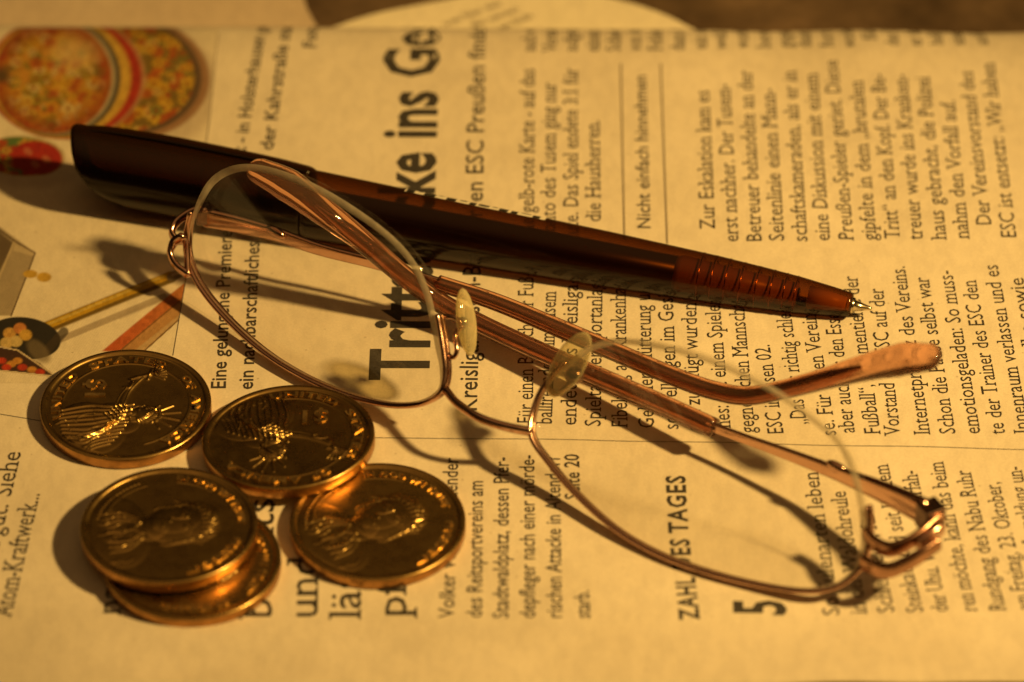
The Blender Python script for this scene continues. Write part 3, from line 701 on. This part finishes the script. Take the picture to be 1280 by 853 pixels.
def place(root, x, y, z, rz, tilt=0, taz=0, label=''):
    ax = Vector((math.cos(taz+math.pi/2), math.sin(taz+math.pi/2), 0))
    M = Matrix.Translation(Vector((x, y, z))*MM) @ Matrix.Rotation(-tilt, 4, ax) @ Matrix.Rotation(rz, 4, 'Z')
    root.matrix_world = M; root['label'] = label; root['category'] = 'coin'; root['group'] = 'brass dollar coins on the newspaper'
    return root
def dup(root):
    r = root.copy(); COL.objects.link(r)
    for c in list(root.children):
        k = c.copy(); COL.objects.link(k); k.parent = r
    return r
R_ = math.radians
cl = coin_proto('liberty'); cb = coin_proto('bust')
c2 = dup(cl); c3 = dup(cb); c5 = dup(cb)
p = unp(157, 504.5, 2.1); place(cl, p[0], p[1], .1, R_(-90), label='flat brass coin lying on its own at the upper left, crowned figure side up')
p2 = unp(361, 545, 3.2); p4 = unp(472, 650.5, 2.1)
az = math.atan2(p4[1]-p2[1], p4[0]-p2[0])
place(c2, p2[0], p2[1], 1.1, R_(180), R_(4.6), az, 'tilted brass coin with crowned figure, its rim resting on the coin to its right')
place(cb, p4[0], p4[1], .1, R_(-62), label='rightmost brass coin, portrait side up, with another coin leaning on its rim')
p5 = unp(240, 698.5, 2.1); place(c5, p5[0], p5[1], .1, R_(-120), label='lower brass coin of the stack of two, mostly covered')
p3 = unp(211, 655, 4.2); place(c3, p3[0], p3[1], 2.15, R_(-78), R_(.8), R_(-90), 'upper brass coin of the stack of two, portrait side up')

# ------------------------------------------------------------------ ballpoint pen
pen = empty('ballpoint_pen', unp(640, 303, 0)); POFF = np.array(unp(640, 303, 0))
A = np.array(unp(240, 229, 6.3)); B = np.array(unp(1062, 381, 2.4)); AX = (B-A)/np.linalg.norm(B-A); LAB = np.linalg.norm(B-A)
side = np.cross(AX, (0, 0, 1)); side /= np.linalg.norm(side); upp = np.cross(side, AX)      # side points towards the camera (-y)
def pen_t(px): return LAB*(px-240)/(1062-240)
def penmesh(name, rings, mat, seg=40, caps=(True, True), parent=pen, shear=None):
    """rings: (t, radius); shear(t, up-coordinate) shifts t"""
    V = []; F = []; a = np.arange(seg)*2*math.pi/seg
    for t, r in rings:
        for q in a:
            s_, u_ = math.cos(q)*r, math.sin(q)*r
            tt = t+(shear(t, u_/max(r, 1e-6), s_/max(r, 1e-6)) if shear else 0)
            V.append(A+AX*tt+side*s_+upp*u_-POFF)
    N = len(rings)
    for i in range(N-1):
        for k in range(seg):
            l = (k+1) % seg; F.append((i*seg+k, i*seg+l, (i+1)*seg+l, (i+1)*seg+k))
    if caps[0]: F.append(tuple(range(seg))[::-1])
    if caps[1]: F.append(tuple((N-1)*seg+k for k in range(seg)))
    return mesh(name, V, F, mat, parent=parent)
rad = lambda px: np.interp(px, [60, 240, 388, 600, 760, 820, 900, 960, 1000, 1040, 1062], [6.2, 6.2, 5.75, 5.05, 4.55, 4.25, 3.85, 3.35, 2.95, 2.35, 1.95])
t0 = pen_t(97)
def cut(t, u_, s_):
    wgt = max(0, 1-(t-t0)/22.0); w_ = .77*u_-.64*s_
    return wgt*(pen_t(float(np.interp(w_, [-1, -.9, -.68, -.3, .25, .6, 1], [186, 146, 122, 105, 94, 88, 80])))-pen_t(97))
rings = [(t0+.5, 3.0), (t0+.2, 5.3), (t0, 5.75), (t0+.3, 6.1), (t0+.8, 6.2)]+[(pen_t(x), float(rad(x))) for x in range(118, 386, 12)]+[(pen_t(386), 5.72), (pen_t(387.5), 5.5)]
cap_ = penmesh('pen_cap', rings, M_PENB, shear=cut)
RIBS = {879, 895, 912, 930, 949, 967, 983, 996}
rings = [(pen_t(388), 5.45), (pen_t(389.5), 5.7)]+[(pen_t(x), float(rad(x))) for x in range(396, 872, 11)]
for x in sorted(set(range(876, 1004, 6)) | {c+d for c in RIBS for d in (-2, 0, 2)}):       # grip with raised rings
    rings.append((pen_t(x), float(rad(x))+(.07 if x in RIBS else 0)))
rings += [(pen_t(x), float(rad(x))) for x in (1006, 1016, 1026, 1040, 1054, 1061, 1063)]+[(pen_t(1064.5), 1.7), (pen_t(1065), 1.1)]
barrel = penmesh('pen_barrel', rings, M_PEN)
# things inside the see-through barrel
def ring_at(x, dr, t_):
    a = np.arange(36)*2*math.pi/36; r = float(rad(x))-dr
    return tube([A+AX*pen_t(x)+side*math.cos(q)*r+upp*math.sin(q)*r-POFF for q in a], t_, seg=8, closed=True, upv=tuple(AX))
for x_ in sorted(RIBS): mesh('grip_ring', *ring_at(x_, .42, .13), M_GRING, parent=pen)
penmesh('refill_tube', [(pen_t(384), 2.6), (pen_t(392), 3.0), (pen_t(600), 3.0), (pen_t(848), 2.7), (pen_t(855), 1.6), (pen_t(1000), 1.2)], M_REFILL, 24)
penmesh('inner_sleeve', [(pen_t(846), 2.6), (pen_t(856), 3.0), (pen_t(905), 2.6), (pen_t(998), 1.9)], M_SLV, 24)
penmesh('nose_insert', [(pen_t(1012), 1.9), (pen_t(1038), 1.55), (pen_t(1058), 1.1)], M_INNER, 20)
tip = penmesh('pen_tip', [(pen_t(1063), 1.35), (pen_t(1068), 1.25), (pen_t(1069), .95), (pen_t(1078), .62), (pen_t(1084), .42), (pen_t(1087), .34), (pen_t(1089), .2)], M_STEEL, 20)
# clip along the far upper side
cp = []
for x, h in ((96, 5.6), (130, 6.1), (200, 6.35), (280, 6.2), (340, 5.95), (378, 5.6)):
    q = R_(118); cp.append(A+AX*pen_t(x)+side*math.cos(q)*h+upp*math.sin(q)*h-POFF)
mesh('pen_clip', *tube(catmull(cp, 6), 2.2, .55, 14, upv=tuple(upp*.9-side*.45), round_ends=True), M_PENB, parent=pen)
# off-white strip at the top of the barrel with dark letters
def patch(name, x0, x1, q0, q1, dr, mat, n=10, m=5):
    V = []; F = []
    for i in range(n+1):
        x = x0+(x1-x0)*i/n; r = float(rad(x))+dr
        for j in range(m+1):
            q = R_(q0+(q1-q0)*j/m); V.append(A+AX*pen_t(x)+side*math.cos(q)*r+upp*math.sin(q)*r-POFF)
    for i in range(n):
        for j in range(m): a = i*(m+1)+j; F.append((a, a+1, a+m+2, a+m+1))
    return V, F
mesh('white_strip', *patch('s', 506, 682, 106, 138, .03, M_WHITE, 30), M_WHITE, parent=pen)
parts = []
x = 508
for wd, gp, q0 in ((10, 4, 106), (5, 3, 118), (14, 3, 106), (6, 5, 121), (12, 4, 106), (9, 4, 116), (8, 3, 106), (13, 4, 110), (6, 3, 118), (11, 4, 106), (8, 4, 106), (12, 3, 118), (9, 4, 106)):
    parts.append(patch('l', x, x+wd, q0, 138, .06, None, 2, 3)); x += wd+gp
mesh('printed_lettering', *join(parts), M_BLACK, smooth=False, parent=pen)
tag(pen, 'smoky brown see-through ballpoint pen lying across the newspaper behind the glasses', 'pen')

# ------------------------------------------------------------------ eyeglasses
gls = empty('eyeglasses', unp(640, 520, 0)); GO = np.array(unp(640, 520, 0))
tag(gls, 'rose gold half rim eyeglasses lying folded with copper tinted temple sleeves', 'eyeglasses')
def U3(pts): return np.array([unp(*p) for p in pts])-GO
def plane_fit(pts):
    P = np.array([unp(*p) for p in pts]); c = P.mean(0); u_, s_, vt_ = np.linalg.svd(P-c); n_ = vt_[2]
    return c, n_*(1 if n_[2] > 0 else -1)
def on_plane(px, py, c, n_):
    d = FW*FPX+RT*(px-640)+UP*(426.5-py); return CAMP+d*(((c-CAMP) @ n_)/(d @ n_))-GO
LL = [(241, 268, 13.5), (250, 243, 17), (264, 222, 21), (285, 209, 24.5), (311, 205, 26.5), (345, 211, 28), (392, 229, 29), (442, 258, 28.5), (490, 294, 27), (520, 328, 24), (537, 364, 20.5),
      (546, 400, 17), (553, 440, 13.5), (555, 468, 11), (549, 489, 9), (528, 502, 6), (498, 505, 4), (465, 500, 2.5), (425, 488, 1.8), (378, 467, 1.8), (330, 437, 2), (285, 397, 3), (252, 357, 5), (237, 322, 7.5), (236, 293, 10)]
RL = [(703, 460, 15.5), (722, 441, 19), (742, 429, 22.5), (768, 423, 26), (810, 426, 28.5), (865, 438, 29.5), (920, 459, 29), (975, 489, 27.5), (1020, 522, 25), (1052, 551, 22), (1068, 580, 18.5), (1079, 617, 14.5),
      (1084, 655, 10.5), (1081, 688, 7.5), (1068, 714, 5), (1042, 732, 3.2), (1005, 737, 2.2), (950, 729, 1.5), (890, 714, 1.2), (828, 692, 1.2), (772, 660, 1.8), (722, 616, 3.2), (688, 577, 5.5), (667, 545, 8), (671, 510, 10.5), (684, 482, 13)]
def build_lens(pts, metal_idx, band):
    c, n_ = plane_fit(pts)
    O = catmull(U3(pts), 7, True); N = len(O); ctr = O.mean(0)
    for _ in range(2): O = .25*np.roll(O, 1, 0)+.5*O+.25*np.roll(O, -1, 0)
    # thickness towards the wearer (away from the viewer side)
    th = 1.9
    rings = []; fr = []
    dome = lambda k: .9*(1-k*k)
    met = np.zeros(N); 
    for i in range(N):
        met[i] = 1 if (i/7.0) % len(pts) >= metal_idx[0] and (i/7.0) < metal_idx[1] else 0
    met = np.convolve(np.r_[met[-6:], met, met[:6]], np.ones(13)/13, 'valid')
    inset = (band*(1-met)+.35*met)
    rv = ctr-O; rl = np.linalg.norm(rv, axis=1)[:, None]; inw = rv/rl
    ks = [1, .8, .55, .3]
    O2 = O+inw*inset[:, None]+n_*.05
    front = [O]+[ctr+(O2-ctr)*k+n_*(dome(k)) for k in ks]
    Bk = O+inw*.1-n_*th; B2 = O2-n_*th
    back = [Bk]+[ctr+(B2-ctr)*k+n_*(dome(k)*1.15)*.9 for k in ks]
    V = np.vstack(front+[[ctr+n_*dome(0)]]+back+[[ctr-n_*th+n_*1.0]]); F = []; mi = []
    nf = 5*N
    for i in range(4):
        for k in range(N):
            l = (k+1) % N; F.append((i*N+k, i*N+l, (i+1)*N+l, (i+1)*N+k)); mi.append(1 if i == 0 else 0)
    for k in range(N): F.append((4*N+k, 4*N+(k+1) % N, nf)); mi.append(0)
    o = nf+1
    for i in range(4):
        for k in range(N):
            l = (k+1) % N; F.append((o+i*N+k, o+(i+1)*N+k, o+(i+1)*N+l, o+i*N+l)); mi.append(0)
    for k in range(N): F.append((o+4*N+k, o+nf, o+4*N+(k+1) % N)); mi.append(0)
    for k in range(N): l = (k+1) % N; F.append((k, o+k, o+l, l)); mi.append(0)
    L = mesh('lens', V, F, parent=gls, mats=[M_LENS, M_LEDGE], midx=mi)
    return O, n_, ctr
cL, nL, gL = build_lens(LL, (13, 26), 1.35); cR, nR, gR = build_lens(RL, (13, 27), 1.15)
# metal half rims running along the lower edges
def rim(O, n_, ctr, a, b, off=.42):
    N = len(O); ii = np.arange(int(a*7), int(b*7)+1) % N
    w_ = O-ctr; w_ /= np.linalg.norm(w_, axis=1)[:, None]; P = (O+w_*off)[ii]
    # two parallel beads with a groove between
    p1, f1 = tube(P+n_*.05, .44, .62, 14, upv=tuple(n_), round_ends=True)
    p2, f2 = tube(P-n_*.85, .36, .42, 12, upv=tuple(n_), round_ends=True)
    return mesh('rim', *join([(p1, f1), (p2, f2)]), M_COPPER, parent=gls)
rim(cL, nL, gL, 10.9, 25); rim(cR, nR, gR, 11.5, 26.15)
# bridge
jl, jr = U3([(556, 486, 9.3), (664, 540, 8.3)])
mid = U3([(572, 505, 9.3), (598, 522, 9.6), (630, 533, 9.3)])
mesh('bridge', *tube(catmull([jl]+list(mid)+[jr], 8), .62, .8, 14), M_COPPER, parent=gls)
# nose pads with their arms
padL = mesh('nose_pad', *ellipsoid(U3([(583, 403, 16.5)])[0], [(-.12, .55, .82), (.35, .75, -.55), (.93, -.2, .28)], (5.3, 2.9, 1.15)), M_PAD, parent=gls)
padR = mesh('nose_pad', *ellipsoid(U3([(711, 456, 16.5)])[0], [(.52, .45, .72), (-.6, .78, .0), (-.55, -.45, .70)], (5.6, 3.0, 1.1)), M_PAD, parent=gls)
s1, f1 = ellipsoid(U3([(579, 404, 16)])[0], [(1, 0, 0), (0, 1, 0), (0, 0, 1)], (1.0, .9, 1.0), 14, 8)
mesh('pad_screw', s1, f1, M_DARKM, parent=padL)
s1, f1 = ellipsoid(U3([(718, 470, 15.3)])[0], [(1, 0, 0), (0, 1, 0), (0, 0, 1)], (1.5, 1.3, 1.4), 18, 10)
mesh('pad_screw', s1, f1, M_DARKM, parent=padR)
mesh('pad_arm', *tube(catmull(U3([(547, 398, 16.5), (556, 396, 17), (568, 397, 17.4), (575, 403, 17)]), 6), .38, seg=10, round_ends=True), M_COPPER, parent=gls)
mesh('pad_arm', *tube(catmull(U3([(556, 440, 13), (566, 447, 13), (571, 438, 14), (569, 418, 15.5), (577, 408, 16.5)]), 6), .38, seg=10, round_ends=True), M_COPPER, parent=gls)
mesh('pad_arm', *tube(catmull(U3([(684, 484, 12.5), (694, 492, 12), (704, 487, 13), (714, 476, 14.5), (717, 470, 15.3)]), 6), .45, seg=10, round_ends=True), M_COPPER, parent=gls)
# end pieces: two curved wires each, joined by a plate
def wires(name, lists, r=.5, mat=None, rb=None, sq=1.0):
    return mesh(name, *join([tube(catmull(U3(l_), 7), r, rb, 16, round_ends=True, sq=sq) for l_ in lists]), mat or M_COPPER, parent=gls)
wires('end_piece', [[(252, 262, 12.5), (238, 266, 12), (222, 277, 11), (215, 290, 10), (221, 300, 9), (236, 300, 8.3)],
                    [(228, 296, 11), (217, 304, 9.5), (213, 318, 8), (220, 332, 6.8), (234, 343, 6)],
                    [(243, 265, 12), (236, 283, 10), (234, 315, 8), (235, 343, 6)]], .55, rb=.8)
wires('end_piece', [[(1083, 668, 9), (1094, 680, 9.4), (1112, 687, 10), (1132, 681, 10.8), (1152, 668, 11.5), (1168, 654, 12), (1176, 650, 12)],
                    [(1079, 704, 6.5), (1095, 712, 7.5), (1112, 713, 8.3), (1130, 706, 9.2), (1150, 695, 10.3), (1172, 680, 11)]], .6, M_CORE, rb=1.3, sq=.6)
pl = U3([(1150, 681, 10.9), (1164, 671, 11.4), (1177, 661, 11.8)])
mesh('end_plate', *tube(pl, .6, 1.9, 20, upv=(.1, -.25, .95), round_ends=True, sq=.5), M_COPPER, parent=gls)
# hinges
def block(c, ax, rad_):
    c = np.asarray(c, float); X = np.asarray(ax, float); X /= np.linalg.norm(X); Z = np.array((0, 0, 1.)); Y = np.cross(Z, X); Y /= np.linalg.norm(Y); Z = np.cross(X, Y)
    V = [c+X*a*rad_[0]+Y*b*rad_[1]+Z*d*rad_[2] for a in (-1, 1) for b in (-1, 1) for d in (-1, 1)]
    return V, [(0, 1, 3, 2), (4, 6, 7, 5), (0, 4, 5, 1), (2, 3, 7, 6), (0, 2, 6, 4), (1, 5, 7, 3)]
def bev(o, w_=.0002):
    m = o.modifiers.new('bevel', 'BEVEL'); m.width = w_; m.segments = 3; return o
hg = mesh('hinge', *block(U3([(1163, 645, 11.8)])[0], (.8, .45, 0), (1.7, 1.6, 2.1)), M_DARKM, parent=gls, smooth=False); bev(hg)
mesh('hinge_screw', *ellipsoid(U3([(1160, 640, 13.2)])[0], [(1, 0, 0), (0, 1, 0), (0, 0, 1)], (.7, .7, .4), 12, 6), M_COPPER, parent=hg)
hg = mesh('hinge', *block(U3([(254, 268, 11.5)])[0], (.9, .2, 0), (1.3, 1.1, 1.4)), M_DARKM, parent=gls, smooth=False); bev(hg)
mesh('hinge_screw', *ellipsoid(U3([(256, 262, 13)])[0], [(1, 0, 0), (0, 1, 0), (0, 0, 1)], (.7, .7, .4), 12, 6), M_COPPER, parent=hg)
# temples: metal arm, plastic sleeve with a metal core
def temple(metal_pts, mr, sleeve_pts, sr, flat, core_end, bumps):
    t = mesh('temple', *tube(catmull(U3(metal_pts), 8), np.interp(np.linspace(0, 1, 8*(len(metal_pts)-1)+1), np.linspace(0, 1, len(mr)), mr)*.42,
              np.interp(np.linspace(0, 1, 8*(len(metal_pts)-1)+1), np.linspace(0, 1, len(mr)), mr), 20, round_ends=True, sq=.45), M_COPPER, parent=gls)
    P = catmull(U3(sleeve_pts), 10); N = len(P); q = np.linspace(0, 1, N)
    r1 = np.interp(q, np.linspace(0, 1, len(sr)), sr); r2 = np.interp(q, np.linspace(0, 1, len(flat)), flat)
    e_ = P[-1]-P[-2]; e_ /= np.linalg.norm(e_); a_ = np.linspace(0, 1, 9)[1:]*math.pi/2; c_ = np.maximum(np.cos(a_), .04)
    P2 = np.vstack([P, [P[-1]+e_*r1[-1]*.95*math.sin(x_) for x_ in a_]])
    mesh('temple_sleeve', *tube(P2, np.r_[r1, r1[-1]*c_], np.r_[r2, r2[-1]*c_], 24, upv=(0, -.45, 1)), M_SLEEVE, parent=t)
    m = int(N*core_end)
    mesh('temple_core', *tube(P[:m], np.minimum(r1[:m]*.5, .8)*np.clip((m-np.arange(m))/12+.25, 0, 1), np.minimum(r2[:m]*.5, .85)*np.clip((m-np.arange(m))/12+.25, 0, 1), 12, upv=(0, -.45, 1), round_ends=True), M_CORE, parent=t)
    for b_ in bumps: mesh('knuckle', *ellipsoid(U3([b_])[0], [(.9, -.4, -.2), (0, 1, 0), (0, 0, 1)], (1.9, .9, 1.0), 14, 8), M_COPPER, parent=t)
    return t
temple([(258, 272, 11), (300, 281, 10.4), (345, 293, 9.7), (400, 312, 9), (470, 330, 8.4), (550, 354, 7.6)], [1.8, 1.6, 1.3, 1.1, 1.0, .9],
       [(548, 354, 7.6), (620, 378, 7.1), (700, 411, 6.8), (780, 445, 6.5), (850, 474, 6.5), (895, 489, 7), (935, 495, 8.6), (980, 487, 12), (1030, 474, 17), (1080, 460, 22), (1125, 450, 26), (1160, 447, 28)],
       [1.3, 1.42, 1.5, 1.5, 1.5, 1.5, 1.5, 1.5, 1.7, 2.2, 2.8, 2.3], [1.3, 1.4, 1.5, 1.5, 1.5, 1.5, 1.5, 1.5, 1.6, 1.75, 1.8, 1.4], .82, [(345, 291, 10.5)])
temple([(1158, 641, 12), (1110, 618, 10.6), (1047, 592, 8.4), (990, 570, 7.4), (940, 552, 6.6), (885, 532, 5.9)], [2.3, 1.9, 1.25, 1.05, .9, .85],
       [(893, 535, 5.9), (830, 507, 5.3), (760, 477, 4.6), (690, 447, 4), (630, 420, 3.7), (585, 398, 3.9), (545, 375, 5.5), (500, 341, 10), (455, 303, 15), (405, 265, 20), (360, 232, 22.5), (325, 214, 23.5)],
       [1.55, 1.6, 1.65, 1.65, 1.65, 1.65, 1.65, 1.65, 1.8, 2.3, 2.8, 2.2], [1.5, 1.6, 1.65, 1.65, 1.65, 1.65, 1.65, 1.65, 1.7, 1.8, 1.85, 1.4], .84, [(1047, 585, 9.4)])
